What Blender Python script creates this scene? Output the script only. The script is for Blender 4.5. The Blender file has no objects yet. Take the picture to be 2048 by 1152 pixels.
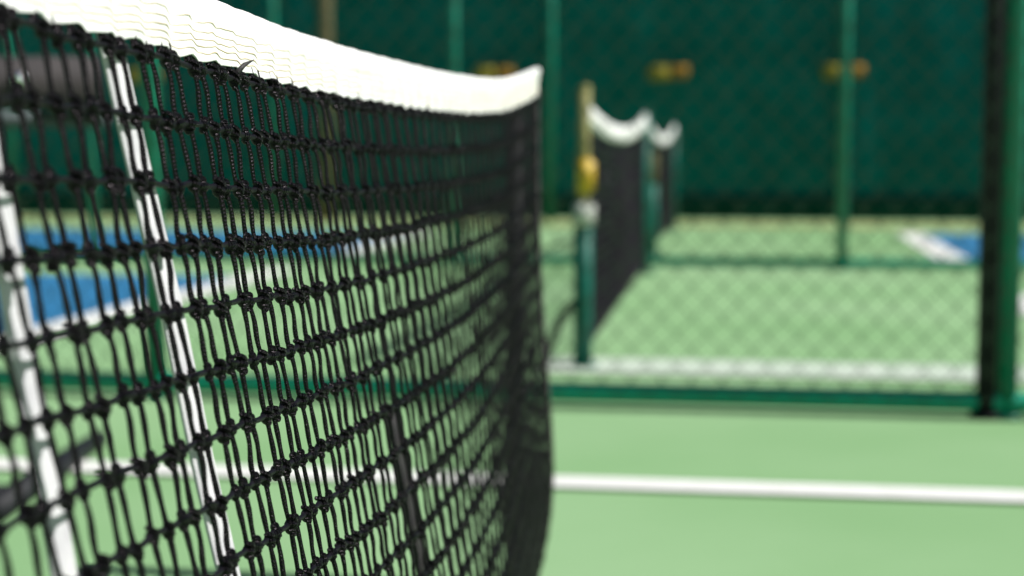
import bpy, bmesh, math, random
from mathutils import Vector, Matrix, Euler, noise

random.seed(7)
R = math.radians
scene = bpy.context.scene
col = scene.collection

# ------------------------------------------------------------------ camera
CAM_H = 0.80
cam_data = bpy.data.cameras.new('camera')
cam = bpy.data.objects.new('camera', cam_data)
col.objects.link(cam)
cam.location = (0, 0, CAM_H)
cam.rotation_euler = (R(90) - math.atan(286 / 3200), 0, 0)
cam_data.sensor_width = 36
cam_data.lens = 56.25
cam_data.clip_start = 0.02
cam_data.clip_end = 1000
cam_data.dof.use_dof = True
cam_data.dof.focus_distance = 1.186
cam_data.dof.aperture_fstop = 4.2
scene.camera = cam

# ------------------------------------------------------------------ light
SUN_EL, SUN_AZ = R(47), R(-9.2)          # azimuth measured from +X towards +Y
sun_dir = Vector((math.cos(SUN_EL) * math.cos(SUN_AZ), math.cos(SUN_EL) * math.sin(SUN_AZ), math.sin(SUN_EL)))
world = bpy.data.worlds.new('World')
scene.world = world
world.use_nodes = True
wn = world.node_tree.nodes
sky = wn.new('ShaderNodeTexSky')
sky.sky_type = 'NISHITA'
sky.sun_disc = False
sky.sun_elevation = SUN_EL
sky.sun_rotation = R(90) - SUN_AZ
wn['Background'].inputs['Strength'].default_value = 0.05
world.node_tree.links.new(sky.outputs['Color'], wn['Background'].inputs['Color'])
sd = bpy.data.lights.new('sun', 'SUN')
sd.energy = 5.0
sd.angle = R(0.5)
sd.color = (1.0, 0.98, 0.945)
sun = bpy.data.objects.new('sun', sd)
col.objects.link(sun)
sun.rotation_euler = sun_dir.to_track_quat('Z', 'Y').to_euler()
scene.view_settings.view_transform = 'Standard'
scene.view_settings.look = 'None'
scene.view_settings.exposure = 0.2
scene.view_settings.gamma = 1.0
scene.view_settings.use_curve_mapping = False
scene.render.engine = 'CYCLES'
scene.cycles.use_denoising = True
scene.cycles.max_bounces = 6


# ------------------------------------------------------------------ materials
def mat(name, c, rough=0.6, spec=0.5, c2=None, scale=8.0, bump=0.0, bscale=200.0, metal=0.0, detail=4.0, lo=0.35, hi=0.65):
    m = bpy.data.materials.new(name)
    m.use_nodes = True
    nt = m.node_tree
    b = nt.nodes['Principled BSDF']
    b.inputs['Base Color'].default_value = (*c, 1)
    b.inputs['Roughness'].default_value = rough
    b.inputs['Specular IOR Level'].default_value = spec
    b.inputs['Metallic'].default_value = metal
    tc = nt.nodes.new('ShaderNodeTexCoord')
    if c2:
        n = nt.nodes.new('ShaderNodeTexNoise')
        n.inputs['Scale'].default_value = scale
        n.inputs['Detail'].default_value = detail
        r = nt.nodes.new('ShaderNodeValToRGB')
        r.color_ramp.elements[0].position = lo
        r.color_ramp.elements[1].position = hi
        r.color_ramp.elements[0].color = (*c, 1)
        r.color_ramp.elements[1].color = (*c2, 1)
        nt.links.new(tc.outputs['Object'], n.inputs['Vector'])
        nt.links.new(n.outputs['Fac'], r.inputs['Fac'])
        nt.links.new(r.outputs['Color'], b.inputs['Base Color'])
    if bump:
        n2 = nt.nodes.new('ShaderNodeTexNoise')
        n2.inputs['Scale'].default_value = bscale
        n2.inputs['Detail'].default_value = 3
        bp = nt.nodes.new('ShaderNodeBump')
        bp.inputs['Strength'].default_value = bump
        bp.inputs['Distance'].default_value = 0.002
        nt.links.new(tc.outputs['Object'], n2.inputs['Vector'])
        nt.links.new(n2.outputs['Fac'], bp.inputs['Height'])
        nt.links.new(bp.outputs['Normal'], b.inputs['Normal'])
    return m


def braid_mat(name, c, c2, rough, strength):
    """black braided nylon: two crossing helices in UV space give the filament bundles their relief"""
    m = bpy.data.materials.new(name)
    m.use_nodes = True
    nt = m.node_tree
    L = nt.links.new
    b = nt.nodes['Principled BSDF']
    b.inputs['Roughness'].default_value = rough
    b.inputs['Specular IOR Level'].default_value = 0.30
    b.inputs['Specular Tint'].default_value = (1.0, 0.86, 0.98, 1)
    uv = nt.nodes.new('ShaderNodeUVMap')
    uv.uv_map = 'UVMap'
    sep = nt.nodes.new('ShaderNodeSeparateXYZ')
    L(uv.outputs['UV'], sep.inputs[0])

    def helix(ku, kv):
        a = nt.nodes.new('ShaderNodeMath'); a.operation = 'MULTIPLY'; a.inputs[1].default_value = ku * 2 * math.pi
        L(sep.outputs[0], a.inputs[0])
        d = nt.nodes.new('ShaderNodeMath'); d.operation = 'MULTIPLY_ADD'; d.inputs[1].default_value = kv * 2 * math.pi
        L(sep.outputs[1], d.inputs[0]); L(a.outputs[0], d.inputs[2])
        s = nt.nodes.new('ShaderNodeMath'); s.operation = 'SINE'
        L(d.outputs[0], s.inputs[0])
        return s
    h1, h2 = helix(2, 185), helix(-2, 185)
    mx = nt.nodes.new('ShaderNodeMath'); mx.operation = 'MULTIPLY'
    L(h1.outputs[0], mx.inputs[0]); L(h2.outputs[0], mx.inputs[1])
    tc = nt.nodes.new('ShaderNodeTexCoord')
    n = nt.nodes.new('ShaderNodeTexNoise'); n.inputs['Scale'].default_value = 900; n.inputs['Detail'].default_value = 2
    L(tc.outputs['Object'], n.inputs['Vector'])
    ad = nt.nodes.new('ShaderNodeMath'); ad.operation = 'MULTIPLY_ADD'; ad.inputs[1].default_value = 1.6
    L(n.outputs['Fac'], ad.inputs[0]); L(mx.outputs[0], ad.inputs[2])
    bp = nt.nodes.new('ShaderNodeBump')
    bp.inputs['Strength'].default_value = strength
    bp.inputs['Distance'].default_value = 0.0022
    L(ad.outputs[0], bp.inputs['Height'])
    L(bp.outputs['Normal'], b.inputs['Normal'])
    r = nt.nodes.new('ShaderNodeValToRGB')
    r.color_ramp.elements[0].color = (*c, 1)
    r.color_ramp.elements[1].color = (*c2, 1)
    r.color_ramp.elements[0].position = 0.45
    r.color_ramp.elements[1].position = 0.75
    L(n.outputs['Fac'], r.inputs['Fac'])
    L(r.outputs['Color'], b.inputs['Base Color'])
    return m


M = {}
M['court'] = mat('green_acrylic', (0.195, 0.37, 0.155), 0.75, 0.3, (0.295, 0.465, 0.245), 0.55, 0.25, 350, detail=6, lo=.3, hi=.7)
M['faded_line'] = mat('faded_line_paint', (0.44, 0.54, 0.42), 0.7, 0.3, (0.56, 0.62, 0.53), 9, 0.2, 350)
M['edge'] = mat('sandy_court_edge', (0.36, 0.33, 0.13), 0.9, 0.2, (0.24, 0.32, 0.12), 3, 0.3, 90)
M['low_band'] = mat('black_green_strip', (0.0, 0.045, 0.028), 0.9, 0.0, (0.0, 0.06, 0.04), 4, 0.4, 900)
M['post_green'] = mat('dark_green_post_paint', (0.0, 0.085, 0.06), 0.5, 0.3, (0.0, 0.11, 0.078), 7, 0.1, 300)
M['blue'] = mat('blue_acrylic', (0.014, 0.135, 0.29), 0.7, 0.3, (0.03, 0.18, 0.35), 1.2, 0.2, 350)
M['line'] = mat('white_line_paint', (0.74, 0.74, 0.69), 0.7, 0.3, (0.80, 0.80, 0.76), 14, 0.2, 350)
M['cord'] = braid_mat('black_braided_nylon', (0.0022, 0.0018, 0.0028), (0.0065, 0.005, 0.006), 0.30, 1.0)
M['cord_smooth'] = braid_mat('black_coated_nylon', (0.0025, 0.0024, 0.005), (0.005, 0.0045, 0.009), 0.45, 0.35)
M['tape'] = mat('white_vinyl_tape', (0.80, 0.79, 0.76), 0.55, 0.4, (0.83, 0.82, 0.80), 30, 0.25, 500)
M['strap'] = mat('white_webbing', (0.55, 0.54, 0.56), 0.8, 0.2, (0.68, 0.67, 0.68), 45, 0.4, 900)
M['thread'] = mat('tan_thread', (0.50, 0.38, 0.22), 0.8, 0.2, (0.66, 0.55, 0.38), 80)
M['binding'] = mat('sunlit_black_binding', (0.045, 0.036, 0.039), 0.6, 0.3, (0.06, 0.048, 0.052), 40, 0.4, 900)  # black webbing, its colour lifted to look lit by the sun
M['webbing'] = mat('black_webbing', (0.018, 0.015, 0.017), 0.55, 0.5, (0.03, 0.025, 0.027), 60, 0.4, 900)
M['black_metal'] = mat('black_powder_coat', (0.006, 0.007, 0.010), 0.6, 0.3, (0.010, 0.011, 0.014), 20, 0.1, 500)
M['green_metal'] = mat('green_vinyl_steel', (0.0, 0.165, 0.10), 0.4, 0.5, (0.0, 0.21, 0.125), 5, 0.1, 400)
M['rail_green'] = mat('bright_green_rail', (0.0, 0.31, 0.19), 0.4, 0.5, (0.0, 0.37, 0.235), 5, 0.1, 400)
M['wire'] = mat('green_coated_wire', (0.045, 0.085, 0.05), 0.5, 0.3, (0.075, 0.10, 0.06), 12)
M['screen'] = mat('dark_green_windscreen', (0.0, 0.112, 0.094), 0.9, 0.0, (0.0, 0.145, 0.125), 2.5, 0.5, 900)
M['yellow'] = mat('yellow_plastic', (0.55, 0.36, 0.015), 0.5, 0.4, (0.62, 0.42, 0.03), 10)
M['tag_yellow'] = mat('faded_yellow_tag', (0.20, 0.17, 0.012), 0.7, 0.2, (0.26, 0.21, 0.02), 10)
M['orange'] = mat('faded_orange_tag', (0.24, 0.12, 0.005), 0.7, 0.2, (0.30, 0.15, 0.01), 10)
M['olive'] = mat('weathered_olive_paint', (0.16, 0.17, 0.05), 0.6, 0.4, (0.24, 0.22, 0.07), 25)
M['timber'] = mat('brown_timber', (0.09, 0.085, 0.04), 0.8, 0.2, (0.13, 0.11, 0.05), 20, 0.3, 60)
M['grey_board'] = mat('dark_recycled_board', (0.030, 0.025, 0.027), 0.7, 0.3, (0.045, 0.037, 0.038), 18, 0.2, 200)
M['slate'] = mat('slate_grey_board', (0.04, 0.06, 0.065), 0.6, 0.4, (0.055, 0.075, 0.08), 18)
M['chrome'] = mat('chromed_bolt', (0.8, 0.8, 0.82), 0.12, 0.5, None, metal=1.0)
M['white_label'] = mat('pale_grey_plastic', (0.5, 0.52, 0.46), 0.5, 0.4, (0.56, 0.57, 0.52), 30)


# ------------------------------------------------------------------ mesh helpers
def link(name, me, parent=None):
    o = bpy.data.objects.new(name, me)
    col.objects.link(o)
    if parent:
        o.parent = parent
    return o


def tag(o, label=None, cat=None, group=None, kind=None):
    if label: o['label'] = label
    if cat: o['category'] = cat
    if group: o['group'] = group
    if kind: o['kind'] = kind
    return o


def empty(name, loc=(0, 0, 0), rz=0):
    o = bpy.data.objects.new(name, None)
    o.location = loc
    o.rotation_euler = (0, 0, rz)
    col.objects.link(o)
    return o


class MB:
    """collects geometry for ONE mesh"""
    def __init__(self):
        self.v, self.f, self.uv = [], [], []

    def tube(self, pts, rad, n=8, cap=True):
        pts = [Vector(p) for p in pts]
        k = len(pts)
        rads = rad if isinstance(rad, (list, tuple)) else [rad] * k
        t0 = (pts[1] - pts[0]).normalized()
        ref = Vector((1, 0, 0)) if abs(t0.x) < 0.9 else Vector((0, 1, 0))
        a = (ref - t0 * ref.dot(t0)).normalized()
        base = len(self.v)
        ln = 0.0
        for i, p in enumerate(pts):
            t = (pts[min(i + 1, k - 1)] - pts[max(i - 1, 0)]).normalized()
            a = (a - t * a.dot(t)).normalized()
            b = t.cross(a)
            if i: ln += (p - pts[i - 1]).length
            for j in range(n):
                an = 2 * math.pi * j / n
                self.v.append(p + (a * math.cos(an) + b * math.sin(an)) * rads[i])
                self.uv.append((j / n, ln))
        for i in range(k - 1):
            for j in range(n):
                j2 = (j + 1) % n
                self.f.append((base + i * n + j, base + i * n + j2, base + (i + 1) * n + j2, base + (i + 1) * n + j))
        if cap:
            self.f.append(tuple(base + j for j in reversed(range(n))))
            self.f.append(tuple(base + (k - 1) * n + j for j in range(n)))
        return self

    def box(self, c, s, rot=None, bev=0.0):
        bm = bmesh.new()
        bmesh.ops.create_cube(bm, size=1)
        for v in bm.verts:
            v.co = Vector((v.co.x * s[0], v.co.y * s[1], v.co.z * s[2]))
        if bev:
            bmesh.ops.bevel(bm, geom=bm.edges[:], offset=bev, segments=2, affect='EDGES')
        m = Matrix.Translation(c) @ (rot.to_matrix().to_4x4() if rot else Matrix())
        self.add(bm, m)
        return self

    def add(self, bm, m=Matrix()):
        base = len(self.v)
        bm.verts.index_update()
        for v in bm.verts:
            self.v.append(m @ v.co); self.uv.append((v.co.x, v.co.z))
        for f in bm.faces:
            self.f.append(tuple(base + v.index for v in f.verts))
        bm.free()
        return self

    def ball(self, c, s, seg=12, rings=8):
        bm = bmesh.new()
        bmesh.ops.create_uvsphere(bm, u_segments=seg, v_segments=rings, radius=1)
        b0 = len(self.v)
        uvs = [(math.atan2(v.co.y, v.co.x) / (2 * math.pi), v.co.z * s[2]) for v in bm.verts]
        self.add(bm, Matrix.Translation(c) @ Matrix.Diagonal((*s, 1)))
        self.uv[b0:] = uvs
        return self

    def mesh(self, name, m, smooth=True):
        me = bpy.data.meshes.new(name)
        me.from_pydata([tuple(p) for p in self.v], [], self.f)
        uvl = me.uv_layers.new(name='UVMap')
        uvs = self.uv
        flat = []
        for l in me.loops:
            flat.extend(uvs[l.vertex_index])
        uvl.data.foreach_set('uv', flat)
        if smooth:
            me.polygons.foreach_set('use_smooth', [True] * len(me.polygons))
        me.materials.append(m)
        me.update()
        return me

    def build(self, name, m, parent=None, smooth=True):
        return link(name, self.mesh(name, m, smooth), parent)


def sheet(name, pts, z, m, label=None):
    me = bpy.data.meshes.new(name)
    me.from_pydata([(x, y, z) for x, y in pts], [], [tuple(range(len(pts)))])
    me.materials.append(m)
    o = link(name, me)
    o['kind'] = 'structure'
    if label: o['label'] = label
    return o


# ------------------------------------------------------------------ the courts
TH = 0.1524
U = Vector((math.sin(TH), math.cos(TH), 0))        # along the nets
N = Vector((math.cos(TH), -math.sin(TH), 0))       # along the fences (to the right)


def cp(a, b):
    """court point: a metres along the fences, b metres along the nets"""
    p = N * a + U * b
    return (p.x, p.y)


def rect(name, a0, a1, b0, b1, z, m, label=None):
    return sheet(name, [cp(a0, b0), cp(a1, b0), cp(a1, b1), cp(a0, b1)], z, m, label)


rect('ground', -150, 150, -150, 250, 0, M['court'], 'green acrylic court surface')
AL, AR = -3.0, 1.34                                # inner edges of the blue courts left and right of the green apron
rect('blue_court', -12, AL - 0.12, 5.6, 9.35, 0.004, M['blue'], 'blue court left of the apron behind the first fence')
rect('blue_court', -12, AL - 0.12, 11.5, 14.4, 0.004, M['blue'], 'blue court left of the apron behind the second fence')
rect('blue_court', AR + 0.12, 12, 10.75, 14.8, 0.004, M['blue'], 'blue court at the right behind the fences')
rect('court_line', AL - 0.12, AL + 0.10, 5.75, 9.9, 0.008, M['line'], 'white line along the near left blue court')
rect('court_line', AL - 0.12, AL + 0.10, 11.5, 14.4, 0.008, M['line'], 'white line along the far left blue court')
rect('court_line', AR - 0.10, AR + 0.12, 10.75, 14.8, 0.008, M['line'], 'white line along the right blue court')
rect('court_line', AR - 0.10, AR + 0.12, 7.7, 8.8, 0.008, M['line'], 'short white line in front of the right blue court')
rect('court_edge', -20, 20, 15.75, 16.72, 0.004, M['edge'], 'sandy strip along the foot of the windscreen')
rect('court_line', -5, 8, 3.642, 3.768, 0.008, M['line'], 'near white line across the green court')
rect('court_line', -0.75, 5, 5.52, 5.92, 0.008, M['faded_line'], 'broad white line just behind the first fence')


# ------------------------------------------------------------------ fences
def chain_link(mb, a0, a1, z0, z1, w, hh, r, n):
    """woven zigzag wires standing in the local XZ plane"""
    k = int((a1 - a0) / w * 1.0)
    rows = int((z1 - z0) / (hh / 2))
    for i in range(k):
        x0 = a0 + i * w
        ph = random.uniform(-.001, .001)
        pts = []
        for j in range(rows + 1):
            s = 1 if (i + j) % 2 else -1
            pts.append((x0 + s * (w / 2 + 0.0015) + ph + random.uniform(-.0015, .0015), s * r * 1.1, z0 + j * hh / 2))
        mb.tube(pts, r, n, False)
    return mb


def fence(name, b, label, cat, posts, height, pr, mesh_span, w, hh, wr, nside, group):
    """b: metres along the nets; posts: metres along the fence"""
    root = empty(name, (*cp(0, b), 0), -TH)
    tag(root, label, cat, group)
    pm = MB()
    pm.tube([(0, 0, 0), (0, 0, height * .5), (0, 0, height)], pr, 16)
    pm.tube([(0, 0, height), (0, 0, height + .012)], pr * 1.12, 16)
    pm.tube([(0, 0, 0.0), (0, 0, .012)], pr * 1.5, 16)
    pme = pm.mesh('post', M['green_metal'])
    for a in posts:
        o = link('post', pme, root)
        o.location = (a, 0, 0)
    rl = MB()
    rl.tube([(a, 0, .046) for a in (posts[0] - .3, 0, posts[-1] + .3)], .031, 14)
    rl.build('bottom_rail', M['rail_green'], root)
    rl = MB()
    rl.tube([(a, 0, height - .03) for a in (posts[0] + pr, posts[1] - pr)], .021, 10)
    rme = rl.mesh('top_rail', M['green_metal'])
    for i in range(len(posts) - 1):
        o = link('top_rail', rme, root)
        o.location = (posts[i] - posts[0], 0, 0)
    cm = chain_link(MB(), mesh_span[0], mesh_span[1], .05, height - .03, w, hh, wr, nside)
    o = cm.build('chain_link_mesh', M['wire'], root)
    o.location = (0, -pr - .036, 0)
    o['kind'] = 'stuff'
    return root, pme


# along-fence coordinate of a point (X,Y): dot with N
fa = Vector((1.431, 4.663, 0)); fbp = Vector((2.117, 10.25, 0)); fc = Vector((2.467, 16.577, 0))
a_post = fa.dot(N); b_post = fbp.dot(N)
sp = 2.62
fence('chain_link_fence', fa.dot(U), 'green chain-link fence with thick bottom rail, nearest one behind the net', 'fence',
      [a_post + .024 + sp * i for i in range(-3, 3)], 2.7, .032, (-7.2, 3.4), .0448, .0945, .0023, 4, 'chain-link fences between the courts')
fence('chain_link_fence', fbp.dot(U), 'green chain-link fence farther back, in front of the dark windscreen', 'fence',
      [b_post + 2.53 * i for i in range(-3, 3)], 2.7, .036, (-6.2, 4.6), .0448, .0945, .0021, 3, 'chain-link fences between the courts')

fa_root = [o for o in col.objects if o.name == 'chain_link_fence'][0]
shade_tube = MB().tube([(0, 0, 0), (0, 0, 1.3), (0, 0, 2.72)], .029, 16).tube([(0, 0, 0), (0, 0, .014)], .045, 16).build('post', M['black_metal'], fa_root)  # black tube stands in for the shaded left half of the green post
shade_tube.location = (a_post - .038, -.012, 0)
shade_tube['label'] = 'black tube added as the shaded left half of the green post'
# windscreen fence at the back
cb = fc.dot(U)
root = tag(empty('windscreen_fence', (*cp(0, cb), 0), -TH), 'tall dark green fabric windscreen closing the back of the courts', 'fence')
W0 = 3.0
cposts = [-2.157 + W0 * i for i in range(-7, 6)]
pm = MB().tube([(0, 0, 0), (0, 0, 1.8), (0, 0, 3.6)], .045, 14).mesh('post', M['green_metal'])
for a in cposts:
    o = link('post', pm, root)
    o.location = (a, -.05, 0)
for i in range(len(cposts) - 1):
    mb = MB()
    nx, nz = 40, 44
    for iz in range(nz + 1):
        for ix in range(nx + 1):
            x = ix / nx * W0
            z = .27 + iz / nz * 3.3
            y = .02 + .035 * math.sin(math.pi * ix / nx) * (.6 + .4 * math.sin(z * 1.7 + i)) + .012 * noise.noise(Vector((x * 3 + i * 7, z * .9, i)))
            mb.v.append(Vector((x, y, z))); mb.uv.append((x, z))
    for iz in range(nz):
        for ix in range(nx):
            a = iz * (nx + 1) + ix
            mb.f.append((a, a + 1, a + nx + 2, a + nx + 1))
    o = mb.build('windscreen_panel', M['screen'], root)
    o.location = (cposts[i] + .004, 0, 0)
for i in range(len(cposts) - 1):  # strip darker than the panels, along their lower edge
    mb = MB()
    for q in range(25):
        x = q / 24 * W0
        for y, z in ((.012, .03), (.004, .15), (.010, .285), (.022, .285), (.022, .03)):
            mb.v.append(Vector((x, y + .02 * math.sin(math.pi * q / 24) + .006 * noise.noise(Vector((x * 4, z * 6, i))), z))); mb.uv.append((x, z))
    for q in range(24):
        for e in range(5):
            e2 = (e + 1) % 5
            mb.f.append((q * 5 + e, (q + 1) * 5 + e, (q + 1) * 5 + e2, q * 5 + e2))
    o = mb.build('lower_strip', M['low_band'], root)
    o.location = (cposts[i] + .004, -.03, 0)
mb = MB().tube([(cposts[0], .03, .05), (0, .03, .05), (cposts[-1], .03, .05)], .02, 10)
mb.build('bottom_cable', M['black_metal'], root)

# yellow tags on the windscreen
TAGS = [(-6.60, 'small yellow and orange tag on the dark windscreen, leftmost, behind the white strap'),
        (-2.765, 'small yellow and orange tag on the dark windscreen just above the white tape end'),
        (-.94, 'small yellow and orange tag alone on the dark windscreen right of the net'),
        (.829, 'small yellow and orange tag on the dark windscreen half hidden by a green post')]
for a, lab in TAGS:
    p = cp(a, cb - .1)
    t = tag(empty('tag', (p[0], p[1], 1.54), -TH), lab, 'tag', 'tags on the windscreen')
    MB().box((-.09, 0, 0), (.22, .012, .15), bev=.004).build('yellow_plate', M['tag_yellow'], t)
    MB().box((.12, .003, .01), (.20, .012, .13), bev=.004).build('orange_plate', M['orange'], t)
    MB().tube([(0, 0, .06), (0, .05, .10), (0, .09, .12)], .006, 6).build('tie', M['black_metal'], t)

# ------------------------------------------------------------------ olive timber pole in front of the windscreen
p = cp(-4.50, cb - .35)
t = tag(empty('pole', (p[0], p[1], 0)), 'olive brown timber pole standing before the windscreen, above the white tape', 'pole')
MB().tube([(0, 0, 0), (0, 0, 1.6), (.01, 0, 3.9)], [.085, .08, .07], 14).build('shaft', M['timber'], t)
MB().tube([(.01, 0, 3.9), (.01, 0, 3.93)], .078, 14).build('cap', M['green_metal'], t)


# ------------------------------------------------------------------ foreground net
HK = [.8830, .8664, .8501, .8443, .8440, .8541, .8880]
SK = [0, .465, .837, 1.209, 1.581, 1.953, 2.325]
S0, S1 = -.28, 2.325


def Htop(s):
    if s <= 0:
        return HK[0] - s * .036
    if s >= SK[6]:
        return HK[-1]
    i = max(j for j in range(6) if SK[j] <= s)
    def slope(j):
        if j == 0: return (HK[1] - HK[0]) / (SK[1] - SK[0])
        if j == 6: return (HK[6] - HK[5]) / (SK[6] - SK[5])
        return (HK[j + 1] - HK[j - 1]) / (SK[j + 1] - SK[j - 1])
    h = SK[i + 1] - SK[i]; t = (s - SK[i]) / h
    return ((2*t**3 - 3*t**2 + 1) * HK[i] + (t**3 - 2*t**2 + t) * h * slope(i)
            + (-2*t**3 + 3*t**2) * HK[i+1] + (t**3 - t**2) * h * slope(i+1))


def ease(x):
    x = min(1, max(0, x))
    return x * x * (3 - 2 * x)


NB = Vector((-.3087, .558, 0))


def net(s, r, off=0.0):
    """point of the hanging net: s metres along, r metres below the tape, off metres towards the camera side"""
    w = 1 - ease((s - .95) / 1.375)
    l = .166 * r * w + (1 - w) * .028 * math.sin(math.pi * min(1, max(0, r / .875)) ** 2.7)
    m = s + .108 * r * w
    return NB + U * m + N * (l + off) + Vector((0, 0, max(Htop(s) - r, .012 + .1 * (.02 - min(.02, max(0, Htop(s) - r))))))


PC, PR = .0236, .0409
ROWS = 21
NCOL = int((S1 - S0 - .02) / PC)
net_root = tag(empty('court_net', tuple(NB + U * 1.1)), 'sagging black knotted net with white top tape filling the foreground', 'net')
OFF = -Vector(net_root.location)
knot_pos = {}
for j in range(NCOL + 1):
    for i in range(ROWS):
        alt = 1 if (i + j) % 2 else -1
        if i == 0:
            cshift = (1 if j % 2 else -1) * (.0026 + .0036 * ease((S0 + j * PC - .75) / .7)) + random.gauss(0, .0013)
        s = S0 + .01 + j * PC + cshift + alt * .0009 + random.gauss(0, .0012)
        r = .0086 + i * PR + random.gauss(0, .0009)
        knot_pos[i, j] = (s, r)


def P(s, r, off=0.0):
    return net(s, r, off) + OFF


# vertical cords
for j in range(NCOL + 1):
    pts, rads = [], []
    ph = random.uniform(0, 6)
    s, r = knot_pos[0, j]
    pts.append(P(s, r - .012, -.001)); rads.append(.0024)
    for i in range(ROWS):
        s, r = knot_pos[i, j]
        pts.append(P(s, r)); rads.append(.0022)
        if i == ROWS - 1: break
        s2, r2 = knot_pos[i + 1, j]
        side = 1 if (i + j) % 2 else -1
        amp = random.uniform(.0001, .0013)
        tw = random.uniform(-.0009, .0009)
        for q in (.13, .24, .38, .52, .66, .80, .92):
            bend = math.sin(2 * math.pi * (q - .05)) * amp
            pts.append(P(s + (s2 - s) * q + tw * math.sin(math.pi * q) + -.0006 * math.sin(2 * math.pi * q),
                         r + (r2 - r) * q, .0016 + bend))
            rads.append(.00178 + .0002 * math.sin(q * 9 + ph + i))
    s, r = knot_pos[ROWS - 1, j]
    pts.append(P(s, r + .03)); rads.append(.0024)
    MB().tube(pts, rads, 8).build('vertical_cord', M['cord'], net_root)

# horizontal cords
for i in range(ROWS):
    pts, rads = [], []
    for j in range(NCOL + 1):
        s, r = knot_pos[i, j]
        pts.append(P(s, r, .0005)); rads.append(.0023)
        if j < NCOL:
            s2, r2 = knot_pos[i, j + 1]
            sg = random.uniform(-.0004, .0014)
            for q in (.25, .5, .75):
                pts.append(P(s + (s2 - s) * q, r + (r2 - r) * q + sg * math.sin(math.pi * q), .0015))
                rads.append(.0020)
    MB().tube(pts, rads, 8).build('horizontal_cord', M['cord_smooth'], net_root)


# knots; local axes: x along the net, -y towards the camera side
def knot_mb(seed, n, k, big):
    rnd = random.Random(seed)
    mb = MB()
    J = lambda a: rnd.uniform(-a, a)
    if big:      # a heavy lump hanging under the row cord, two turns of cord across its face
        mb.ball((J(.0006), -.0006, -.0022), (.0058, .0058, rnd.uniform(.0072, .0086)), n + 4, n)
        for dz in (.0022, -.0024):
            a, b = rnd.uniform(.001, .004), J(.001)
            pts = []
            for q in range(k + 1):
                an = math.pi * (-.12 + 1.24 * q / k)
                pts.append((-.0054 * math.cos(an), -.0050 * math.sin(an) - .0006, dz + a * math.cos(an) + b))
            mb.tube(pts, .0025, n)
        mb.ball((.0022 + J(.001), -.0028, -.0082), (.0038, .0036, .0044), n + 2, n - 1)
    else:        # two lobes, the row cord running over the front between them
        mb.ball((J(.0006), -.0004, .0046), (.0046, .0044, .0046), n + 3, n)
        mb.ball((J(.0008), -.0006, -.0054), (.0044, .0044, .0052), n + 3, n)
        pts = []
        for q in range(k + 1):
            t = q / k * 2 - 1
            pts.append((.0092 * t, -.0050 * (1 - t * t) + .0006, J(.0002) - .0006 * t))
        mb.tube(pts, .0029, n)
        pts = []
        for q in range(k + 1):
            an = math.pi * (-.1 + 1.2 * q / k)
            pts.append((-.0046 * math.cos(an), -.0046 * math.sin(an), -.0034 + .0016 * math.cos(an)))
        mb.tube(pts, .0021, n)
    return mb


knot_meshes = [knot_mb(100 + q, 8, 12, q % 2).mesh('knot', M['cord']) for q in range(8)]
knot_coarse = [knot_mb(100 + q, 6, 7, q % 2) for q in range(8)]


def cam_px(v):
    p = math.atan(286 / 3200)
    z = v.z - CAM_H
    d = v.y * math.cos(p) - z * math.sin(p)
    if d < .1: return None
    return 1024 + 3200 * v.x / d, 576 - 3200 * (v.y * math.sin(p) + z * math.cos(p)) / d, d


cand = []
for (i, j), (s, r) in knot_pos.items():
    w = net(s, r)
    c = cam_px(w)
    inside = c and -25 < c[0] < 2073 and -25 < c[1] < 1177
    cand.append((0 if inside else 1, c[2] if c else 9, i, j, s, r))
cand.sort()
mass = MB()
for q, (o_, d, i, j, s, r) in enumerate(cand):
    big = (i + j) % 2 if random.random() < .8 else random.randint(0, 1)
    rot = Euler((random.uniform(-.2, .2), random.uniform(-.25, .25), R(90) - TH + random.uniform(-.4, .4)))
    sc = random.uniform(.62, .80)
    var = random.randrange(4) * 2 + big
    p = P(s, r, .0012)
    if q < 300:
        o = link('knot', knot_meshes[var], net_root)
        o.location = p; o.rotation_euler = rot; o.scale = (sc, sc, sc)
    else:
        src = knot_coarse[var]
        m = Matrix.Translation(p) @ rot.to_matrix().to_4x4() @ Matrix.Scale(sc, 4)
        b = len(mass.v)
        mass.v.extend(m @ v for v in src.v); mass.uv.extend(src.uv)
        mass.f.extend(tuple(b + x for x in f) for f in src.f)
o = mass.build('knot_rows', M['cord'], net_root)
o['kind'] = 'stuff'


# white top tape: one folded band round the headline cable, its lower edge pulled down at the cords
TW = .0493


def tape_low(s):
    t = (s - S0) / (PC * 2.0)
    fr = t - math.floor(t)
    saw = 1 - fr if fr > .14 else fr / .14 * .86
    k = math.floor(t)
    amp = .0036 + .0040 * abs(noise.noise(Vector((k * 7.31, 1.7, 0)))) * 1.6
    return amp * saw + .0028 * noise.noise(Vector((s * 23, 3, 0))) - .001


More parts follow.
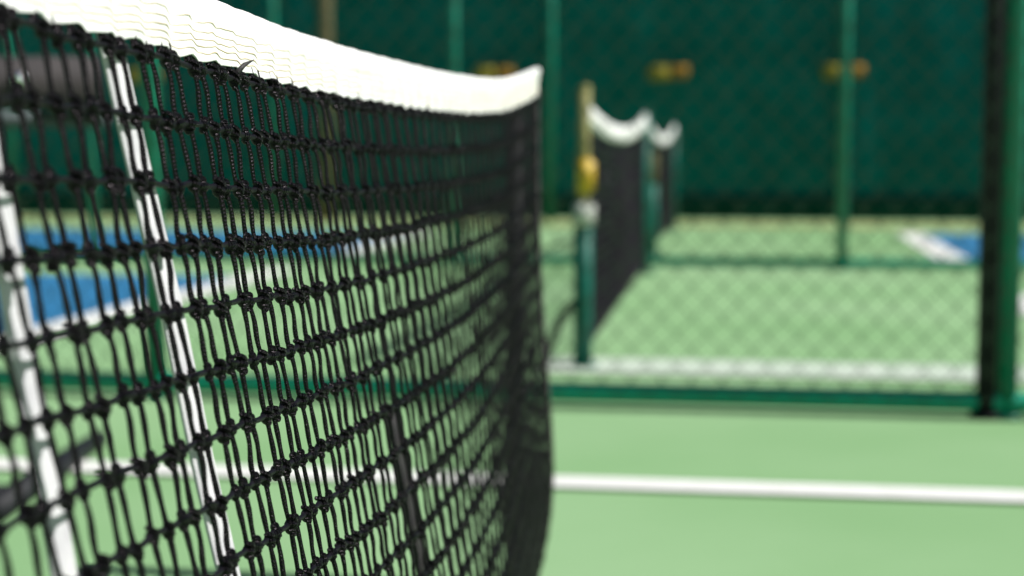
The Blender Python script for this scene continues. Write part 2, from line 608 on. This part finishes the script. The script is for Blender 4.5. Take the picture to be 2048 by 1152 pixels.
prof = []
for q in (0, .02, .12, .25, .38, .5, .62, .75, .88, 1):   # front face, bottom to top
    prof.append(('f', q))
for q in range(1, 6):
    prof.append(('c', q / 6))
for q in (1, .85, .65, .45, .25, .1, .02, 0):
    prof.append(('b', q))
mb = MB()
ns = int((S1 - S0) / .0045)
kp = len(prof)
for a in range(ns + 1):
    s = S0 + (S1 - S0) * a / ns
    low = tape_low(s)
    for kind, t in prof:
        rip = .0011 * noise.noise(Vector((s * 40, t * 3, 1))) + .0014 * noise.noise(Vector((s * 11, t * 2, 5)))
        if kind == 'f':
            h = -low + t * (TW - .008 + low); off = .0014 + .0046 * t ** 1.5 + rip
        elif kind == 'b':
            h = -low * .8 + .002 + t * (TW - .010 + low); off = -.0014 - .0046 * t ** 1.5 + rip
        else:
            an = math.pi * t
            h = TW - .008 + math.sin(an) * .0075 + .0012 * noise.noise(Vector((s * 30, 9, 2))); off = math.cos(an) * .0062 + rip
        mb.v.append(P(s, -h, off)); mb.uv.append((s, h))
for a in range(ns):
    for q in range(kp):
        q2 = (q + 1) % kp
        mb.f.append((a * kp + q, (a + 1) * kp + q, (a + 1) * kp + q2, a * kp + q2))
mb.f.append(tuple(range(kp))); mb.f.append(tuple(ns * kp + q for q in reversed(range(kp))))
tape = mb.build('top_tape', M['tape'], net_root)
for base_h, rr in ((.0055, .00045), (.0105, .00045), (.0150, .00042), (.0205, .00036), (.0270, .0003)):
    pts = []
    nq = 800
    for a in range(nq):
        s = S0 + .003 + (S1 - S0 - .006) * a / (nq - 1)
        h = base_h - tape_low(s) * .75 + .0011 * noise.noise(Vector((s * 60, base_h * 300, 0)))
        rip = .0011 * noise.noise(Vector((s * 40, h / (TW - .008) * 3, 1))) + .0014 * noise.noise(Vector((s * 11, h / (TW - .008) * 2, 5)))
        pts.append(P(s, -h, .0016 + rip + .0046 * (h / (TW - .008)) ** 1.5))
    MB().tube(pts, rr, 4).build('stitch_line', M['thread'], tape)
# loops tying the first row of the mesh up to the tape
for j in range(0, NCOL + 1):
    s, r = knot_pos[0, j]
    for e in (-1, 1):
        q = random.uniform(.0004, .0022)
        MB().tube([P(s + e * .0012, r + .002, .0006), P(s + e * (q + .0012), r - .004, -.0012), P(s + e * q, r - .012, -.0012)],
                  [.0018, .0017, .0016], 7).build('lacing_loop', M['cord'], net_root)
# a frayed corner of the tape sticking out
s = .655
mb = MB().tube([P(s, .004, .003), P(s + .010, -.003, .007), P(s + .022, -.008, .012)], [.0024, .0018, .0002], 6)
mb.build('frayed_end', M['webbing'], net_root)


def ribbon(pts_fn, k, half, thick, wdir, ndir, name, m, parent):
    """flat webbing strip along a curve"""
    mb = MB()
    for q in range(k + 1):
        p = pts_fn(q / k)
        for a, b in ((-1, -1), (-.9, 1), (0, 1.15), (.9, 1), (1, -1), (0, -1)):
            mb.v.append(p + wdir * half * a + ndir * thick * b); mb.uv.append((a, q / k))
    for q in range(k):
        for e in range(6):
            e2 = (e + 1) % 6
            mb.f.append((q * 6 + e, q * 6 + e2, (q + 1) * 6 + e2, (q + 1) * 6 + e))
    mb.f.append(tuple(reversed(range(6)))); mb.f.append(tuple(k * 6 + e for e in range(6)))
    return mb.build(name, m, parent)


# end binding, hem and a black tie strip
ribbon(lambda t: P(S1 - .004, -.004 + t * .872, 0), 40, .015, .003, U, N, 'side_band', M['binding'], net_root)
mb = MB()
ribbon(lambda t: P(S0 + (S1 - S0) * t, .862 + .003 * math.sin(t * 60), 0), 220, .016, .003, Vector((0, 0, 1)), N, 'bottom_band', M['webbing'], net_root)
ribbon(lambda t: P(.965, .30 + t * .54, -.010), 24, .020, .002, U, N, 'tie_strip', M['webbing'], net_root)


# white straps hanging behind the net
def strap(s, lean, off, half, label):
    b = net(s, 0)
    t = tag(empty('net_strap', tuple(b)), label, 'strap', 'white straps behind the net')
    o0 = -Vector(t.location)
    H = Htop(s)

    def fn(q):
        r = -.004 + q * (H - .012)
        p0, p1 = net(s, 0, off), net(s, r, off)
        p = p0.lerp(p1, lean); p.z = p1.z
        return p + o0 + N * (.002 * noise.noise(Vector((r * 9, s * 5, 0))) - .002)
    ribbon(fn, 60, half, .0011, (U * .985 + N * .12).normalized(), N, 'webbing', M['strap'], t)
    MB().box(fn(.96) + Vector((0, 0, 0)), (.03, .052, .03), Euler((0, 0, -TH)), .003).build('buckle', M['black_metal'], t)
    MB().tube([fn(1.0), fn(1.0) + Vector((0, 0, -.05))], .006, 8).build('anchor', M['black_metal'], t)


strap(.441, 1.0, -.0038, .0145, 'white webbing strap hanging behind the black net, right one of two')
strap(.260, .70, -.005, .0115, 'white webbing strap hanging behind the black net, left one at the picture edge')

# post that carries the far end of the net, close behind its gathered mesh
pb = net(2.30, 0, -.036)
t = tag(empty('net_post', (pb.x, pb.y, 0), -TH), 'black steel post hidden behind the gathered end of the near net', 'post')
MB().tube([(0, 0, 0), (0, 0, .45), (0, 0, .88)], .016, 18).build('tube', M['black_metal'], t)
MB().tube([(0, 0, .88), (0, 0, .90)], [.017, .013], 18).build('cap', M['black_metal'], t)
MB().tube([(0, 0, 0), (0, 0, .012)], .035, 18).build('base_plate', M['black_metal'], t)
MB().tube([(.01, 0, .865), (.025, .01, .87), (.036, .02, .875)], .004, 8).build('tie_cord', M['cord'], t)


# ------------------------------------------------------------------ the nets farther back
def far_net(label, p0, p1, tops, th, group, pcol):
    d = Vector((p1[0] - p0[0], p1[1] - p0[1], 0)); L = d.length
    rz = math.atan2(d.y, d.x)
    root = tag(empty('court_net', (p0[0], p0[1], 0), rz), label, 'net', group)

    def top(t):
        a, b, c = tops
        return a * (1 - t) * (1 - 2 * t) + 4 * b * t * (1 - t) + c * t * (2 * t - 1)
    mb = MB()
    k = 60
    for q in range(k + 1):
        t = q / k; x = t * L; z = top(t)
        for y, h in ((-.010, -th), (-.011, -th * .5), (-.008, -.004), (0, .004), (.008, -.004), (.011, -th * .5), (.010, -th)):
            mb.v.append(Vector((x, y, z + h))); mb.uv.append((x, h))
    for q in range(k):
        for e in range(7):
            e2 = (e + 1) % 7
            mb.f.append((q * 7 + e, (q + 1) * 7 + e, (q + 1) * 7 + e2, q * 7 + e2))
    mb.f.append(tuple(range(7))); mb.f.append(tuple(k * 7 + e for e in reversed(range(7))))
    mb.build('top_tape', M['tape'], root)
    mb = MB()
    n = int(L / .04)
    for q in range(n + 1):
        t = q / n; z = top(t) - th
        mb.tube([(t * L, .004 * math.sin(q), z), (t * L, .03 * math.sin(t * 9), z * .5 + .03), (t * L, .004, .06)], .0026, 4, False)
    for i in range(1, 18):
        mb.tube([(q / 20 * L, 0, .06 + (top(q / 20) - th - .06) * i / 18) for q in range(21)], .0026, 4, False)
    o = mb.build('mesh_cords', M['cord_smooth'], root); o['kind'] = 'stuff'
    mb = MB()
    for q in range(21):
        pass
    mb.tube([(q / 20 * L, 0, .06) for q in range(21)], .007, 6).build('bottom_cord', M['webbing'], root)
    return root


n2a, n2b = (.26, 5.727), (.82, 9.95)
far_net('black net with sagging white tape behind the first fence, seen end on', (n2a[0] + .01, n2a[1] + .08), (n2b[0], n2b[1] - .05), (.955, .885, .995), .072, 'nets behind the fences', None)
n3a, n3b = (1.02, 11.7), (1.53, 15.2)
far_net('distant net whose short white tape shows right of the sagging one', (n3a[0], n3a[1] + .05), (n3b[0], n3b[1] - .05), (.945, .875, .99), .075, 'nets behind the fences', None)


def simple_post(p, h, r, label, m):
    t = tag(empty('net_post', (p[0], p[1], 0), -TH), label, 'post', 'posts of the nets behind the fences')
    MB().tube([(0, 0, 0), (0, 0, h / 2), (0, 0, h)], r, 16).build('tube', m, t)
    MB().tube([(0, 0, h), (0, 0, h + .02)], [r * 1.05, r * .7], 16).build('cap', m, t)
    MB().tube([(0, 0, 0), (0, 0, .012)], r * 2, 16).build('base_plate', m, t)
    return t


# near post of the second net, with its winch
t = tag(empty('net_post', (n2a[0] - .005, n2a[1], 0), -TH), 'green net post with olive top, yellow winch and curved dark foot', 'post', 'posts of the nets behind the fences')
MB().tube([(0, 0, 0), (0, 0, .26), (0, 0, .52)], .034, 16).build('lower_tube', M['post_green'], t)
MB().tube([(0, 0, .50), (0, 0, .75), (.004, 0, 1.0)], .022, 16).build('upper_tube', M['olive'], t)
MB().ball((.004, 0, 1.0), (.024, .024, .016)).build('cap', M['olive'], t)
w = MB().box((.012, -.03, .69), (.062, .06, .125), bev=.012).build('winch', M['yellow'], t)
MB().tube([(.045, -.03, .70), (.075, -.03, .70), (.078, -.05, .66), (.078, -.05, .63)], .007, 8).build('crank', M['black_metal'], w)
MB().box((.006, -.028, .555), (.075, .05, .085), bev=.008).build('collar', M['white_label'], t)
MB().tube([(-.02, -.01, .235), (-.045, -.02, .225), (-.075, -.03, .185), (-.10, -.04, .125), (-.122, -.05, .05), (-.13, -.055, .012)], .016, 10).build('curved_foot', M['black_metal'], t)
MB().tube([(0, 0, 0), (0, 0, .014)], .055, 16).build('base_plate', M['post_green'], t)
simple_post(n2b, 1.0, .036, 'green post at the far end of the sagging net behind the fence', M['post_green'])
t = simple_post(n3a, .52, .045, 'post with olive brown top under the distant white tape', M['post_green'])
MB().tube([(0, 0, .50), (0, 0, .62), (0, 0, .74)], .042, 14).build('upper_tube', M['timber'], t)
simple_post(n3b, .95, .036, 'green post at the far end of the distant net, before the windscreen', M['post_green'])

# ------------------------------------------------------------------ courtside bench at the left
t = tag(empty('bench', (-1.5, 3.95, 0), 0), 'black courtside bench with bolted dark backrest boards at the left edge behind the net', 'bench')
b = MB().box((-.13, .05, .955), (1.20, .05, .125), bev=.006).build('backrest_board', M['grey_board'], t)
for x in (-.62, .286):
    MB().ball((x, .022, .962), (.018, .012, .018)).build('bolt', M['chrome'], b)
MB().box((-.13, .125, .865), (1.22, .035, .045), bev=.006).build('lower_rail', M['slate'], t)
for q in range(3):
    MB().box((-.33, -.12 - q * .13, .44), (.80, .11, .035), bev=.006).build('seat_slat', M['grey_board'], t)
MB().box((.445, .085, .94), (.05, .075, .16), bev=.008).build('end_cap', M['black_metal'], t)
for x in (-.62, -.10):
    MB().tube([(x, -.42, .03), (x, -.40, .40), (x, .02, .42), (x, .14, .80), (x, .15, 1.0)], .022, 10).build('leg', M['black_metal'], t)
MB().tube([(-.62, -.45, .03), (.30, -.45, .03), (.395, -.47, .03)], .022, 10).build('cross_bar', M['black_metal'], t)
MB().tube([(.40, -.62, .026), (.40, -.1, .024), (.40, .27, .02)], [.032, .030, .022], 12).build('base_runner', M['black_metal'], t)
